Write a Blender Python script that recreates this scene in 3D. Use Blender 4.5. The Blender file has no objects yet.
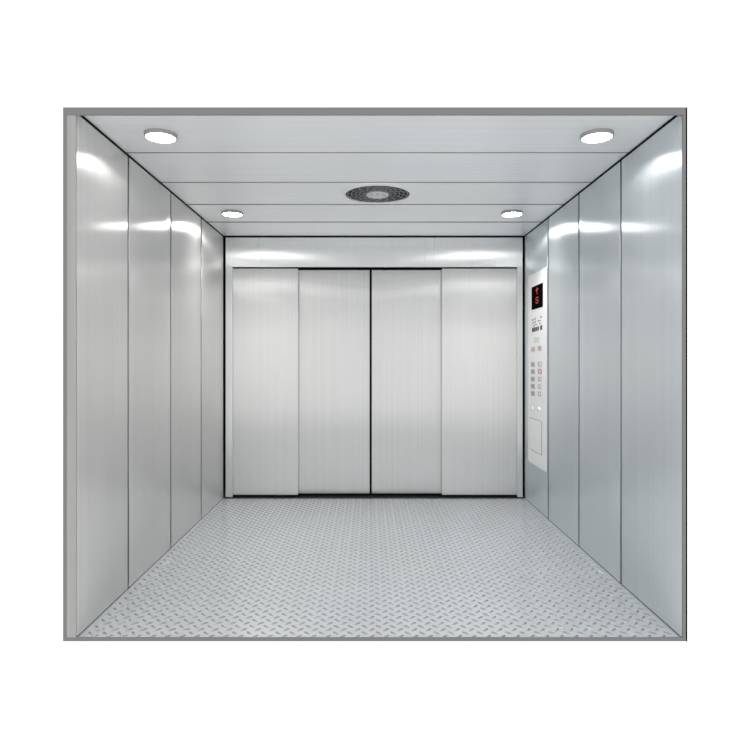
import bpy, bmesh, math
from mathutils import Vector, Matrix

sc = bpy.context.scene
COL = sc.collection
BEAM = 18
REAR = 60
K = 0.00876            # metres per photo pixel at the back wall
D = 5.2                # camera to back wall
CX, CY = 369.0, 360.0  # vanishing point in the photo
H = 138.5 * K          # camera height above the car floor
XL, XR = -145.5 * K, 155.5 * K
ZC = H + 124 * K
YB = D
SF = 2.02
YF = D / SF            # front of the car
YE = YF + 0.009         # where walls, floor and ceiling start behind the frame

def px(x, s=1.0): return (x - CX) * K / s
def pz(y, s=1.0): return H + (CY - y) * K / s

# ------------------------------------------------------------------ materials
def new_mat(name):
    m = bpy.data.materials.new(name); m.use_nodes = True
    nt = m.node_tree
    return m, nt, nt.nodes['Principled BSDF']

def plain(name, col, rough=0.5, metal=0.0, emit=None, strength=0.0, spec=0.5):
    m, nt, b = new_mat(name)
    b.inputs['Base Color'].default_value = (*col, 1)
    b.inputs['Roughness'].default_value = rough
    b.inputs['Metallic'].default_value = metal
    b.inputs['Specular IOR Level'].default_value = spec
    n = nt.nodes.new('ShaderNodeTexNoise'); n.inputs['Scale'].default_value = 60
    g = nt.nodes.new('ShaderNodeNewGeometry')
    nt.links.new(g.outputs['Position'], n.inputs['Vector'])
    mr = nt.nodes.new('ShaderNodeMapRange')
    mr.inputs['To Min'].default_value = max(0, rough - 0.04); mr.inputs['To Max'].default_value = min(1, rough + 0.04)
    nt.links.new(n.outputs['Fac'], mr.inputs['Value']); nt.links.new(mr.outputs['Result'], b.inputs['Roughness'])
    if emit:
        b.inputs['Emission Color'].default_value = (*emit, 1)
        b.inputs['Emission Strength'].default_value = strength
    return m

def brushed(name, col, grain, blur, rough=0.32, aniso=1.0, var=0.035, bump=0.08, metal=0.85):
    """Brushed stainless steel: grain = scale of the streak noise per world axis, blur = world direction across the grain."""
    m, nt, b = new_mat(name)
    L = nt.links
    g = nt.nodes.new('ShaderNodeNewGeometry')
    mp = nt.nodes.new('ShaderNodeMapping'); mp.inputs['Scale'].default_value = grain
    n = nt.nodes.new('ShaderNodeTexNoise'); n.inputs['Scale'].default_value = 1.0; n.inputs['Detail'].default_value = 3
    L.new(g.outputs['Position'], mp.inputs['Vector']); L.new(mp.outputs['Vector'], n.inputs['Vector'])
    mr = nt.nodes.new('ShaderNodeMapRange')
    mr.inputs['From Min'].default_value = 0.3; mr.inputs['From Max'].default_value = 0.7
    mr.inputs['To Min'].default_value = 1 - var; mr.inputs['To Max'].default_value = 1 + var
    L.new(n.outputs['Fac'], mr.inputs['Value'])
    vm = nt.nodes.new('ShaderNodeVectorMath'); vm.operation = 'SCALE'
    vm.inputs[0].default_value = col
    L.new(mr.outputs['Result'], vm.inputs['Scale']); L.new(vm.outputs['Vector'], b.inputs['Base Color'])
    mr2 = nt.nodes.new('ShaderNodeMapRange')
    mr2.inputs['To Min'].default_value = rough - 0.05; mr2.inputs['To Max'].default_value = rough + 0.05
    L.new(n.outputs['Fac'], mr2.inputs['Value']); L.new(mr2.outputs['Result'], b.inputs['Roughness'])
    b.inputs['Metallic'].default_value = metal
    b.inputs['Anisotropic'].default_value = aniso
    c = nt.nodes.new('ShaderNodeCombineXYZ')
    for i in range(3): c.inputs[i].default_value = blur[i]
    L.new(c.outputs['Vector'], b.inputs['Tangent'])
    if bump:
        mp2 = nt.nodes.new('ShaderNodeMapping'); mp2.inputs['Scale'].default_value = [v * 12 if v > 5 else v for v in grain]
        n2 = nt.nodes.new('ShaderNodeTexNoise'); n2.inputs['Scale'].default_value = 1.0; n2.inputs['Detail'].default_value = 1
        L.new(g.outputs['Position'], mp2.inputs['Vector']); L.new(mp2.outputs['Vector'], n2.inputs['Vector'])
        bp = nt.nodes.new('ShaderNodeBump'); bp.inputs['Strength'].default_value = bump; bp.inputs['Distance'].default_value = 0.001
        L.new(n2.outputs['Fac'], bp.inputs['Height']); L.new(bp.outputs['Normal'], b.inputs['Normal'])
    return m

VG = (70, 70, 0.5)
M = {}
M['wall_l'] = brushed('brushed_steel_warm', (0.735, 0.725, 0.707), VG, (0, 1, 0))
M['wall_r'] = brushed('brushed_steel_cool', (0.70, 0.745, 0.765), VG, (0, 1, 0))
M['back'] = brushed('brushed_steel_header', (0.78, 0.79, 0.79), VG, (1, 0, 0), rough=0.29, aniso=1.0, bump=0.06, var=0.03)
M['door'] = brushed('brushed_steel_door', (0.85, 0.845, 0.835), VG, (1, 0, 0), var=0.03, rough=0.45, bump=0.4, metal=0.55)
M['post'] = brushed('matt_steel_post', (0.30, 0.298, 0.292), VG, (1, 0, 0), rough=0.5, aniso=0.0, metal=0.1, var=0.06, bump=0.0)
M['ceil'] = brushed('satin_steel_ceiling', (0.85, 0.865, 0.88), (0.7, 60, 60), (0, 1, 0), rough=0.4, aniso=0.6, metal=0.6, bump=0.05)
M['plate'] = brushed('satin_faceplate', (0.90, 0.90, 0.90), VG, (0, 1, 0), metal=0.4, bump=0.05, rough=0.42, var=0.02, aniso=0.7)
M['frame'] = plain('grey_painted_steel', (0.175, 0.175, 0.175), 0.6, spec=0.2)
M['shell'] = plain('dark_backing_steel', (0.012, 0.013, 0.014), 0.7, spec=0.15)
M['black'] = plain('matt_black', (0.0, 0.0, 0.0), 0.9, spec=0.0)
M['seam'] = plain('grey_joint_steel', (0.035, 0.036, 0.038), 0.6)
M['sill'] = plain('dark_sill_aluminium', (0.05, 0.052, 0.055), 0.45, 0.5)
M['ring'] = plain('grey_lamp_rim', (0.30, 0.30, 0.305), 0.5, 0.1)
M['lamp'] = plain('lamp_diffuser', (0.9, 0.9, 0.9), 0.5, emit=(1, 0.99, 0.97), strength=11)
M['lamp_rear'] = plain('bright_lamp_diffuser', (0.9, 0.9, 0.9), 0.5, emit=(1, 0.99, 0.97), strength=45)
M['grille'] = plain('dark_grille_metal', (0.22, 0.22, 0.23), 0.45, 0.4)
M['hub'] = plain('light_hub_metal', (0.62, 0.63, 0.64), 0.4, 0.5)
M['screen'] = plain('black_display_glass', (0.004, 0.003, 0.003), 0.7, spec=0.0)
M['led'] = plain('red_led', (0.2, 0.01, 0.01), 0.5, emit=(1, 0.05, 0.045), strength=0.22)
M['print'] = plain('dark_print', (0.06, 0.06, 0.06), 0.6)
M['greyprint'] = plain('grey_print', (0.22, 0.22, 0.22), 0.6)
M['redprint'] = plain('red_print', (0.75, 0.18, 0.16), 0.6)
M['yellow'] = plain('yellow_print', (0.75, 0.6, 0.08), 0.6)
M['cream'] = plain('cream_plastic', (0.62, 0.63, 0.54), 0.4)
M['button'] = plain('grey_button', (0.45, 0.45, 0.45), 0.45, 0.1)
M['buttoncap'] = plain('pale_button_cap', (0.75, 0.75, 0.74), 0.45, 0.2)
M['chrome'] = plain('bright_chrome', (0.9, 0.9, 0.9), 0.12, 1.0)
M['brass'] = plain('pale_brass', (0.88, 0.83, 0.72), 0.35, 0.3)

# diamond plate steel
def floor_mat(name, col, rough):
    m, nt, b = new_mat(name)
    g = nt.nodes.new('ShaderNodeNewGeometry')
    n = nt.nodes.new('ShaderNodeTexNoise'); n.inputs['Scale'].default_value = 3.0; n.inputs['Detail'].default_value = 4
    nt.links.new(g.outputs['Position'], n.inputs['Vector'])
    mr = nt.nodes.new('ShaderNodeMapRange'); mr.inputs['To Min'].default_value = 0.96; mr.inputs['To Max'].default_value = 1.04
    nt.links.new(n.outputs['Fac'], mr.inputs['Value'])
    vm = nt.nodes.new('ShaderNodeVectorMath'); vm.operation = 'SCALE'; vm.inputs[0].default_value = col
    nt.links.new(mr.outputs['Result'], vm.inputs['Scale']); nt.links.new(vm.outputs['Vector'], b.inputs['Base Color'])
    b.inputs['Metallic'].default_value = 0.4
    b.inputs['Roughness'].default_value = rough
    return m
M['floor'] = floor_mat('diamond_plate_steel', (0.61, 0.637, 0.655), 0.22)
M['lug'] = floor_mat('diamond_plate_lug_shade', (0.30, 0.316, 0.332), 0.2)  # plate steel darkened: shade on the lug sides is put into the colour

# ------------------------------------------------------------------ helpers
def box(bm, x0, x1, y0, y1, z0, z1, bev=0.0):
    r = bmesh.ops.create_cube(bm, size=1.0)
    for v in r['verts']:
        v.co.x = (x0 + x1) / 2 + v.co.x * (x1 - x0)
        v.co.y = (y0 + y1) / 2 + v.co.y * (y1 - y0)
        v.co.z = (z0 + z1) / 2 + v.co.z * (z1 - z0)
    if bev:
        es = list({e for v in r['verts'] for e in v.link_edges})
        bmesh.ops.bevel(bm, geom=es, offset=bev, segments=2, affect='EDGES', profile=0.5)

def lathe(bm, prof, n=48, c=(0, 0, 0)):
    """Revolve (radius, z) points about the vertical axis."""
    rings = []
    for r, z in prof:
        if r < 1e-6:
            rings.append([bm.verts.new((c[0], c[1], c[2] + z))])
        else:
            rings.append([bm.verts.new((c[0] + r * math.cos(2 * math.pi * i / n), c[1] + r * math.sin(2 * math.pi * i / n), c[2] + z)) for i in range(n)])
    for a, b in zip(rings, rings[1:]):
        for i in range(n):
            j = (i + 1) % n
            if len(a) == 1: bm.faces.new((a[0], b[i], b[j]))
            elif len(b) == 1: bm.faces.new((a[i], b[0], a[j]))
            else: bm.faces.new((a[i], b[i], b[j], a[j]))

def obj(name, bm, mat, parent=None, smooth=False):
    bmesh.ops.recalc_face_normals(bm, faces=bm.faces[:])
    me = bpy.data.meshes.new(name); bm.to_mesh(me); bm.free()
    me.materials.append(mat)
    if smooth:
        for p in me.polygons: p.use_smooth = True
        me.set_sharp_from_angle(angle=math.radians(35))
    o = bpy.data.objects.new(name, me); COL.objects.link(o)
    if parent: o.parent = parent
    return o

def tag(o, label, cat, group=None, kind=None):
    o['label'] = label; o['category'] = cat
    if group: o['group'] = group
    if kind: o['kind'] = kind
    return o

def empty(name, loc=(0, 0, 0)):
    o = bpy.data.objects.new(name, None); COL.objects.link(o); o.location = loc
    o.empty_display_size = 0.1
    return o

def part(name, mat, parent, *boxes, bev=0.0):
    bm = bmesh.new()
    for b in boxes: box(bm, *b, bev=bev)
    return obj(name, bm, mat, parent)

OUT_L, OUT_R = px(63, SF), px(685.9, SF)
OUT_T, OUT_B = pz(107.3, SF), pz(641.4, SF)
IN_L, IN_R = px(66.2, SF), px(683, SF)
IN_T, IN_B = pz(114.8, SF), pz(638, SF)
BACK_END = YB + 0.16

# ------------------------------------------------------------------ floor with raised lugs
def floor_mesh():
    verts, faces = [], []
    def q(*vs):
        b = len(verts); verts.extend(vs); faces.append(tuple(range(b, b + len(vs))))
    x0, x1, y0, y1 = XL - 0.004, XR + 0.004, YE, YB - 0.004
    z0 = OUT_B
    q((x0, y0, 0), (x1, y0, 0), (x1, y1, 0), (x0, y1, 0))
    q((x0, y1, z0), (x1, y1, z0), (x1, y0, z0), (x0, y0, z0))
    q((x0, y0, z0), (x1, y0, z0), (x1, y0, 0), (x0, y0, 0))
    q((x1, y1, z0), (x0, y1, z0), (x0, y1, 0), (x1, y1, 0))
    q((x0, y1, z0), (x0, y0, z0), (x0, y0, 0), (x0, y1, 0))
    q((x1, y0, z0), (x1, y1, z0), (x1, y1, 0), (x1, y0, 0))
    P, Ln, Wd, Ht = 0.0640, 0.0205, 0.0066, 0.0052
    out = [(1, 0), (0.62, 0.72), (0, 1), (-0.62, 0.72), (-1, 0), (-0.62, -0.72), (0, -1), (0.62, -0.72)]
    top = [(0.55, 0), (0, 0.35), (-0.55, 0), (0, -0.35)]
    nx, ny = int((XR - XL) / P), int((y1 - y0) / P)
    ox = XL + ((XR - XL) - nx * P) / 2; oy = y0 + 0.02
    for j in range(ny + 1):
        for i in range(nx + 1):
            for kind in (0, 1):
                cx = ox + (i + 0.5 * kind) * P; cy = oy + (j + 0.5 * kind) * P
                if cx < XL + 0.02 or cx > XR - 0.02 or cy > y1 - 0.02: continue
                a = math.radians(45 if kind == 0 else -45); ca, sa = math.cos(a), math.sin(a)
                b = len(verts)
                for u, v in out:
                    X, Y = u * Ln, v * Wd
                    verts.append((cx + X * ca - Y * sa, cy + X * sa + Y * ca, 0.0))
                for u, v in top:
                    X, Y = u * Ln, v * Wd
                    verts.append((cx + X * ca - Y * sa, cy + X * sa + Y * ca, Ht))
                T = [b + 8 + t for t in range(4)]; O = [b + t for t in range(8)]
                faces.extend([(O[0], O[1], T[0]), (O[1], O[2], T[1], T[0]), (O[2], O[3], T[2], T[1]), (O[3], O[4], T[2]),
                              (O[4], O[5], T[2]), (O[5], O[6], T[3], T[2]), (O[6], O[7], T[0], T[3]), (O[7], O[0], T[0]),
                              (T[0], T[1], T[2], T[3])])
    me = bpy.data.meshes.new('floor'); me.from_pydata(verts, [], faces); me.update()
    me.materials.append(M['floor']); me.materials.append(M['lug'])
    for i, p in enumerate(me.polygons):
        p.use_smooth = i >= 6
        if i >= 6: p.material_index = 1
    o = bpy.data.objects.new('floor', me); COL.objects.link(o)
    return o
tag(floor_mesh(), 'silver diamond plate steel lift floor with raised lugs', 'floor', kind='structure')

# ------------------------------------------------------------------ side walls
def side_wall(name, x_in, x_out, seams, mat, label):
    sgn = 1 if x_in > 0 else -1
    t = 0.008
    bm = bmesh.new()
    xb = x_in + sgn * t
    box(bm, min(xb, x_out), max(xb, x_out), YE, BACK_END, OUT_B, OUT_T)
    w = tag(obj(name, bm, M['shell']), label, 'wall', kind='structure')
    gs = [0.0] + [0.0165 / s for s in seams] + [0.0]
    ys = [YB - 0.012] + [D / s for s in seams] + [YE]
    for i in range(len(ys) - 1):
        y1 = ys[i] - gs[i]
        last = i == len(ys) - 2
        y0 = ys[i + 1] + gs[i + 1]
        z0, z1 = (0.006, ZC - 0.010)
        bm = bmesh.new()
        xa, xc = sorted((x_in, x_in + sgn * t))
        box(bm, xa, xc, y0, y1, z0, z1, bev=0.0012)
        obj('wall_panel', bm, mat, w, smooth=True)
    return w
WL = side_wall('wall_left', XL, OUT_L, (1.152, 1.361, 1.653), M['wall_l'], 'warm grey brushed steel panel wall without controls, facing the control panel')
part('front_post', M['post'], WL, (OUT_L + 0.001, XL + 0.002, YF + 0.002, YE + 0.003, 0.002, ZC + 0.003), bev=0.001)['label'] = 'matt steel post closing the front edge of the wall'
side_wall('wall_right', XR, OUT_R, (1.151, 1.349, 1.619), M['wall_r'], 'cool grey brushed steel panel wall carrying the control panel')

# ------------------------------------------------------------------ ceiling
bm = bmesh.new()
box(bm, XL - 0.008, XR + 0.008, YE, BACK_END, ZC + 0.004, OUT_T)
ceil = tag(obj('ceiling', bm, M['seam']), 'pale brushed steel ceiling of wide crosswise panels', 'ceiling', kind='structure')
cg = [0.0, 0.018, 0.014, 0.011, 0.009, 0.0]
cs = [YB - 0.012] + [D / s for s in (1.111, 1.253, 1.431, 1.669)] + [YE]
for i in range(5):
    y1 = cs[i] - cg[i]; y0 = cs[i + 1] + cg[i + 1]
    part('ceiling_panel', M['ceil'], ceil, (XL + 0.004, XR - 0.004, y0, y1, ZC, ZC + 0.004), bev=0.001)

# ------------------------------------------------------------------ back wall: header, jambs, dark pocket behind the doors
bm = bmesh.new()
box(bm, XL - 0.008, XR + 0.008, YB + 0.12, BACK_END, OUT_B, ZC + 0.004)
wb = tag(obj('wall_back', bm, M['shell']), 'brushed steel back wall framing the lift doors', 'wall', kind='structure')
JL, JR = px(232.3), px(517.5)
HB = pz(267.0)
part('header_panel', M['back'], wb, (XL + 0.018, XR - 0.016, YB, YB + 0.03, HB, ZC - 0.013), bev=0.0015)
part('jamb', M['back'], wb, (XL + 0.018, JL, YB, YB + 0.03, 0.012, HB - 0.0005), bev=0.0015)
part('jamb', M['back'], wb, (JR, XR - 0.016, YB, YB + 0.03, 0.012, HB - 0.0005), bev=0.0015)

# sill under the doors
bm = bmesh.new()
box(bm, XL + 0.002, XR - 0.002, YB + 0.0, YB + 0.12, OUT_B, 0.004)
tag(obj('trim_1', bm, M['sill']), 'dark metal threshold strip under the lift doors', 'threshold', kind='structure')

def door(name, x0, x1, y, top, bot, label):
    bm = bmesh.new()
    box(bm, x0, x1, y, y + 0.022, bot, top, bev=0.002)
    return tag(obj(name, bm, M['door'], smooth=True), label, 'lift door', kind='structure')
s1, s2 = D / (D + 0.034), D / (D + 0.062)
XM = 370.7
door('door_1', px(231), px(298, s1), YB + 0.034, pz(268.6, s1), pz(494.9, s1), 'outer brushed steel lift door panel at the left jamb')
door('door_2', px(296), px(XM - 1.1, s2), YB + 0.062, pz(270.0, s2), pz(493.4, s2), 'inner brushed steel lift door panel left of the centre gap')
door('door_3', px(XM + 1.1, s2), px(444), YB + 0.062, pz(270.0, s2), pz(493.4, s2), 'inner brushed steel lift door panel right of the centre gap')
door('door_4', px(442, s1), px(519), YB + 0.034, pz(268.6, s1), pz(494.9, s1), 'outer brushed steel lift door panel beside the control panel')

# ------------------------------------------------------------------ front frame
def ring_frame():
    bm = bmesh.new()
    o = [(OUT_L, OUT_B), (OUT_R, OUT_B), (OUT_R, OUT_T), (OUT_L, OUT_T)]
    i = [(IN_L, IN_B), (IN_R, IN_B), (IN_R, IN_T), (IN_L, IN_T)]
    V = {}
    for key, pts in (('o', o), ('i', i)):
        for yk, y in (('f', YF), ('b', YE)):
            V[key + yk] = [bm.verts.new((x, y, z)) for x, z in pts]
    for a in range(4):
        b = (a + 1) % 4
        bm.faces.new((V['of'][a], V['of'][b], V['if'][b], V['if'][a]))
        bm.faces.new((V['ob'][a], V['ib'][a], V['ib'][b], V['ob'][b]))
        bm.faces.new((V['of'][a], V['ob'][a], V['ob'][b], V['of'][b]))
        bm.faces.new((V['if'][a], V['if'][b], V['ib'][b], V['ib'][a]))
    return bm
fr = tag(obj('trim_2', ring_frame(), M['frame']), 'thin grey steel frame around the open front of the lift car', 'frame', kind='structure')
part('edge_strip', M['black'], fr, (OUT_R, px(687.4, SF), YF, YF + 0.05, OUT_B, OUT_T))  # narrow black strip along the outer right side of the frame

# ------------------------------------------------------------------ ceiling lights
def lamp_thing(x, y, label):
    t = empty('ceiling_light', (x, y, ZC))
    tag(t, label, 'ceiling light', group='round ceiling downlights')
    return t
R_ = 0.075
def beam(t, power):
    l = bpy.data.lights.new('lamp_beam', 'SPOT'); l.energy = power; l.color = (1, 0.995, 0.985)
    l.spot_size = math.radians(130); l.spot_blend = 1.0; l.shadow_soft_size = 0.06
    o = bpy.data.objects.new('lamp_beam', l); COL.objects.link(o); o.parent = t; o.location = (0, 0, -0.03)
bm = bmesh.new()
lathe(bm, [(R_ - 0.012, 0), (R_ + 0.002, 0), (R_ + 0.001, -0.016), (R_ - 0.002, -0.019), (R_ - 0.005, -0.019), (R_ - 0.006, -0.015), (R_ - 0.012, -0.006), (R_ - 0.012, 0)])
t0 = lamp_thing(px(160.8, 1.82), D / 1.82, 'round white downlight at the front, above the wall without controls')
ring0 = obj('trim_ring', bm, M['ring'], t0, True)
bm = bmesh.new()
lathe(bm, [(0, -0.0185), (R_ * 0.6, -0.0185), (R_ - 0.009, -0.0175), (R_ - 0.0065, -0.0155), (R_ - 0.0065, -0.004), (0, -0.004)])
dif0 = obj('diffuser', bm, M['lamp'], t0, True); beam(t0, BEAM)
rear_mesh = dif0.data.copy(); rear_mesh.materials[0] = M['lamp_rear']
for x, y, s, lab in ((597, 136, 1.82, 'round white downlight at the front, above the control panel wall'),
                     (232.3, 214, 1.192, 'round white downlight near the doors, above the wall without controls'),
                     (512, 214, 1.192, 'round white downlight near the doors, above the control panel wall')):
    t = lamp_thing(px(x, s), D / s, lab)
    for p in (ring0, dif0):
        c = p.copy(); COL.objects.link(c); c.parent = t
        if p is dif0 and s < 1.5: c.data = rear_mesh
    beam(t, BEAM if s > 1.5 else REAR)

# ------------------------------------------------------------------ ventilation grille
vx, vy = px(377.5, 1.339), D / 1.342
v = tag(empty('ventilation_grille', (vx, vy, ZC)), 'round dark fan grille in the middle of the ceiling', 'ventilation grille')
RV = 0.236
bm = bmesh.new()
lathe(bm, [(RV - 0.028, 0), (RV, 0), (RV - 0.003, -0.004), (RV - 0.012, -0.006), (RV - 0.018, -0.010), (RV - 0.026, -0.010), (RV - 0.028, 0)], 64)
obj('outer_flange', bm, M['ceil'], v, True)
bm = bmesh.new()
lathe(bm, [(0, -0.0012), (RV - 0.027, -0.0012), (RV - 0.027, 0.0), (0, 0.0)], 64)
obj('fan_opening', bm, M['shell'], v)
for r in (0.197, 0.171, 0.145, 0.119, 0.093):
    bm = bmesh.new()
    lathe(bm, [(r - 0.0032, -0.003), (r + 0.0032, -0.003), (r + 0.0025, -0.006), (r - 0.0025, -0.006), (r - 0.0032, -0.003)], 64)
    obj('grille_ring', bm, M['grille'], v, True)
for k in range(16):
    bm = bmesh.new()
    a0 = 2 * math.pi * k / 16
    pts = []
    for q in range(9):
        f = q / 8; r = 0.075 + f * 0.123; a = a0 + 0.55 * f
        pts.append((r, a))
    lo = []
    for r, a in pts:
        dx, dy = -math.sin(a) * 0.004, math.cos(a) * 0.004
        cx, cy = r * math.cos(a), r * math.sin(a)
        lo.append([bm.verts.new((cx + s * dx, cy + s * dy, z)) for s, z in ((-1, -0.002), (1, -0.002), (1, -0.006), (-1, -0.006))])
    for A, B in zip(lo, lo[1:]):
        for e in range(4):
            f = (e + 1) % 4
            bm.faces.new((A[e], A[f], B[f], B[e]))
    bm.faces.new(lo[0]); bm.faces.new(lo[-1][::-1])
    obj('grille_vane', bm, M['grille'], v)
bm = bmesh.new()
lathe(bm, [(0, -0.020), (0.052, -0.019), (0.070, -0.015), (0.075, -0.010), (0.075, -0.002), (0, -0.002)], 48)
hub = obj('hub', bm, M['hub'], v, True)
for k in range(8):
    bm = bmesh.new()
    box(bm, 0.030, 0.060, -0.004, 0.004, -0.0192, -0.016)
    bmesh.ops.rotate(bm, verts=bm.verts[:], cent=(0, 0, 0), matrix=Matrix.Rotation(2 * math.pi * k / 8, 3, 'Z'))
    obj('hub_slot', bm, M['grille'], hub)

# ------------------------------------------------------------------ control panel on the right wall
PT = 0.010
XP = XR - PT        # face of the panel
def at(x, y):
    """Photo point -> (y, z) on the face of the control panel."""
    s = (x - CX) * K / XP
    return D / s, pz(y, s)
root_y = D / 1.08
cp = tag(empty('control_panel', (XR, root_y, at(536, 462)[1])), 'tall pale steel button panel with red floor display on the wall', 'control panel')
OFF = Vector(cp.location)
def cbox(name, mat, parent, x0, x1, y0, y1, depth0=0.0, depth1=0.003, bev=0.0, ref=None):
    """Box on the panel face: photo x0..x1, photo heights y0, y1 taken at photo column ref (default: middle)."""
    xm = ref if ref is not None else (x0 + x1) / 2
    ya, yb = at(x0, 0)[0], at(x1, 0)[0]
    za, zb = at(xm, y1)[1], at(xm, y0)[1]
    bm = bmesh.new()
    box(bm, XP - depth1, XP - depth0, yb, ya, za, zb, bev=bev)
    for vv in bm.verts: vv.co -= OFF
    return obj(name, bm, mat, parent)
yl, yr = at(528, 0)[0], at(546.2, 0)[0]
zt, zb = at(528, 276.6)[1], at(526.5, 460)[1]
bm = bmesh.new(); box(bm, XP, XR, yr, yl, zb, zt, bev=0.002)
for vv in bm.verts: vv.co -= OFF
obj('faceplate', bm, M['plate'], cp)
disp = cbox('display_screen', M['screen'], cp, 531.9, 543.0, 285.0, 308.4, 0, 0.003, 0.001)

def glyph(name, mat, parent, cells, x0, x1, y0, y1, ref, depth=0.0045, lift=0.003):
    rows = cells.split('/'); nr, nc = len(rows), len(rows[0])
    ya, yb = at(x0, 0)[0], at(x1, 0)[0]
    za, zb_ = at(ref, y1)[1], at(ref, y0)[1]
    bm = bmesh.new()
    for r, row in enumerate(rows):
        for c, ch in enumerate(row):
            if ch != '#': continue
            u0, u1 = ya + (yb - ya) * c / nc, ya + (yb - ya) * (c + 1) / nc
            w0, w1 = zb_ + (za - zb_) * r / nr, zb_ + (za - zb_) * (r + 1) / nr
            box(bm, XP - depth, XP - lift, u1, u0, w1, w0)
    for vv in bm.verts: vv.co -= OFF
    return obj(name, bm, mat, parent)
glyph('up_arrow', M['led'], disp, '..#../.####/###../..#../..#../..#../..#..', 536.1, 538.9, 287.7, 294.2, 537.4)
glyph('floor_digit', M['led'], disp, '.###./#...#/#..../.###./....#/#...#/.###.', 536.1, 538.9, 296.8, 303.4, 537.4)

# printed notice: two small rows of characters, a red one, and four dark bars
def notice(name, mat, specs):
    bm = bmesh.new()
    for x0, x1, y0, y1 in specs:
        ya, yb = at(x0, 0)[0], at(x1, 0)[0]
        za, zb_ = at((x0 + x1) / 2, y1)[1], at((x0 + x1) / 2, y0)[1]
        box(bm, XP - 0.0012, XP + 0.0002, yb, ya, za, zb_)
    for vv in bm.verts: vv.co -= OFF
    return obj(name, bm, mat, cp)
notice('printed_notice', M['greyprint'], [
    (532.2, 532.8, 319.2, 321.0), (533.0, 533.8, 319.6, 320.4), (534.2, 535.9, 318.2, 318.8), (534.6, 535.4, 319.2, 320.2),
    (532.2, 533.7, 322.2, 322.7), (532.5, 533.2, 323.1, 324.0), (534.2, 535.9, 321.4, 322.0), (534.6, 535.6, 322.4, 323.3),
    (535.4, 537.2, 324.2, 325.0), (537.8, 541.0, 320.2, 321.0), (538.2, 539.2, 321.2, 321.8), (539.2, 540.8, 322.8, 323.8),
    (540.4, 541.7, 316.2, 317.8)])
notice('red_mark', M['redprint'], [(533.2, 535.2, 325.0, 325.7), (533.6, 534.8, 326.0, 326.7)])
for x0, x1, y0, y1 in ((532.1, 533.6, 327.8, 332.0), (533.8, 535.5, 327.4, 331.6), (535.8, 537.3, 327.0, 331.0), (537.7, 539.0, 326.4, 330.4), (540.3, 542.2, 325.2, 329.8)):
    notice('label_bar', M['print'], [(x0, x1, y0, y1)])
cbox('nameplate', M['cream'], cp, 534.3, 538.9, 337.3, 342.4, 0, 0.003, 0.0008)

def button(x0, x1, y0, y1, cap=None, mark=None, markspec=None):
    b = cbox('button', M['button'], cp, x0, x1, y0, y1, 0, 0.004, 0.001)
    if cap:
        w, h = (x1 - x0), (y1 - y0)
        cbox('button_cap', cap, b, x0 + w * 0.42, x1 - w * 0.12, y0 + h * 0.22, y1 - h * 0.22, 0.0035, 0.006, 0.0005)
    if mark:
        for (a, c, e, f) in markspec:
            w, h = (x1 - x0), (y1 - y0)
            cbox('button_mark', mark, b, x0 + w * a, x0 + w * c, y0 + h * e, y0 + h * f, 0.0035, 0.0065)
    return b
button(531.5, 534.9, 347.0, 351.4, mark=M['yellow'], markspec=[(0.25, 0.8, 0.4, 0.62)])
button(538.2, 541.7, 345.8, 350.5, mark=M['redprint'], markspec=[(0.35, 0.75, 0.3, 0.65)])
L_rows = [362.0, 369.3, 376.7, 383.9, 391.1]
for i, y in enumerate(L_rows):
    button(531.4, 534.8, y, y + 4.7, mark=M['greyprint'], markspec=[(0.3, 0.7, 0.3, 0.42), (0.3, 0.7, 0.58, 0.7)])
R_rows = [361.8, 369.0, 376.8, 384.3, 391.6]
for i, y in enumerate(R_rows):
    x0, x1 = 538.3, 541.6 - 0.1 * i
    if i == 1:
        b = cbox('lit_button', M['led'], cp, x0, x1, y, y + 4.8, 0, 0.003, 0.001)
        b['label'] = 'button with a red lit rim'
        cbox('button_cap', M['buttoncap'], b, x0 + 0.5, x1 - 0.5, y + 0.6, y + 4.2, 0.0025, 0.005, 0.0005)
        cbox('button_mark', M['led'], b, x0 + 0.7, x0 + 1.6, y + 1.3, y + 3.4, 0.004, 0.0062)
    else:
        button(x0, x1, y, y + 4.6, cap=M['buttoncap'])

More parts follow.
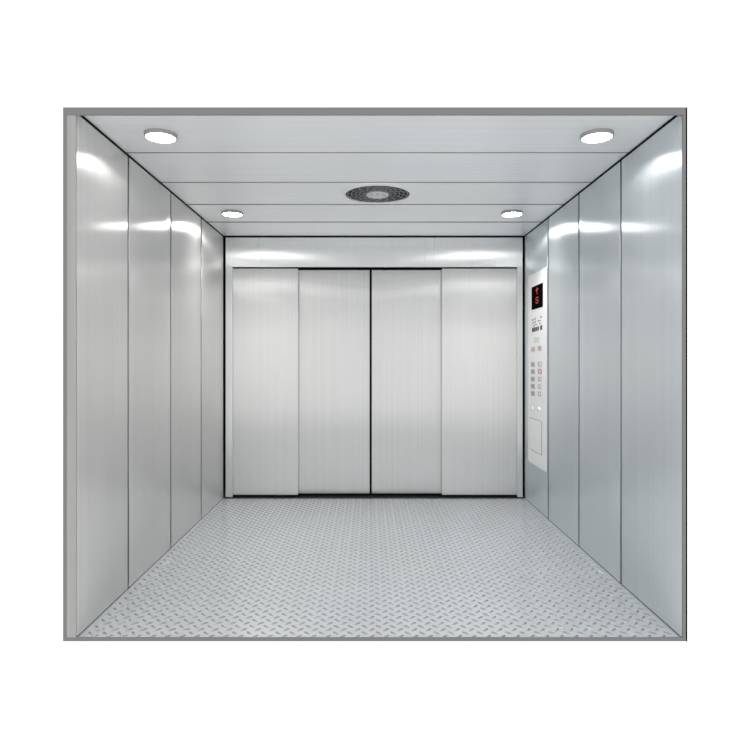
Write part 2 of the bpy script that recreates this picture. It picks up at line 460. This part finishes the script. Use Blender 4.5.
def knob(x, y):
    yy, zz = at(x, y)
    bm = bmesh.new()
    lathe(bm, [(0, 0.012), (0.012, 0.011), (0.0175, 0.008), (0.019, 0.003), (0.019, 0.0), (0, 0.0)], 24)
    for vv in bm.verts:
        X, Y, Z = vv.co
        vv.co = Vector((XP - Z, yy + X, zz + Y)) - OFF
    k = obj('key_switch', bm, M['chrome'], cp, True)
    part_ = bmesh.new(); box(part_, XP - 0.0128, XP - 0.0105, yy - 0.002, yy + 0.002, zz - 0.008, zz + 0.008)
    for vv in part_.verts: vv.co -= OFF
    obj('key_slot', part_, M['print'], k)
knob(532.6, 408.2); knob(539.6, 409.2)

# access door of the panel: thin raised plate over a dark joint
yA, yC = at(529.8, 0)[0], at(541.8, 0)[0]
zT, zB = at(529.8, 417.2)[1], at(529.8, 448.8)[1]
bm = bmesh.new(); box(bm, XP - 0.0008, XP + 0.0005, yC, yA, zB, zT)
for vv in bm.verts: vv.co -= OFF
ad = obj('access_door_joint', bm, M['greyprint'], cp)
bm = bmesh.new(); box(bm, XP - 0.0022, XP - 0.0006, yC + 0.008, yA - 0.008, zB + 0.004, zT - 0.004, bev=0.0005)
for vv in bm.verts: vv.co -= OFF
obj('access_door', bm, M['plate'], cp)
yy, zz = at(532, 434)
bm = bmesh.new()
lathe(bm, [(0, 0.008), (0.008, 0.007), (0.012, 0.004), (0.012, 0.0), (0, 0.0)], 20)
for vv in bm.verts:
    X, Y, Z = vv.co
    vv.co = Vector((XP - 0.0018 - Z, yy + X, zz + Y)) - OFF
obj('door_lock', bm, M['brass'], cp, True)

# ------------------------------------------------------------------ world, camera
w = bpy.data.worlds.new('studio'); sc.world = w; w.use_nodes = True
w.node_tree.nodes['Background'].inputs['Color'].default_value = (1, 1, 1, 1)
w.node_tree.nodes['Background'].inputs['Strength'].default_value = 1.2

cam = bpy.data.cameras.new('camera'); co = bpy.data.objects.new('camera', cam); COL.objects.link(co)
co.location = (0, 0, H); co.rotation_euler = (math.pi / 2, 0, 0)
cam.sensor_width = 36.0; cam.lens = 36.0 * (D / K) / 750.0
cam.shift_x = (375 - CX) / 750.0; cam.shift_y = -(375 - CY) / 750.0
cam.clip_start = 0.05
sc.camera = co

sc.view_settings.view_transform = 'Standard'; sc.view_settings.look = 'None'
sc.view_settings.exposure = 0.15; sc.view_settings.gamma = 1.0; sc.view_settings.use_curve_mapping = False
sc.cycles.max_bounces = 16; sc.cycles.glossy_bounces = 12; sc.cycles.diffuse_bounces = 6
sc.cycles.use_denoising = True
sc.cycles.sample_clamp_indirect = 10.0
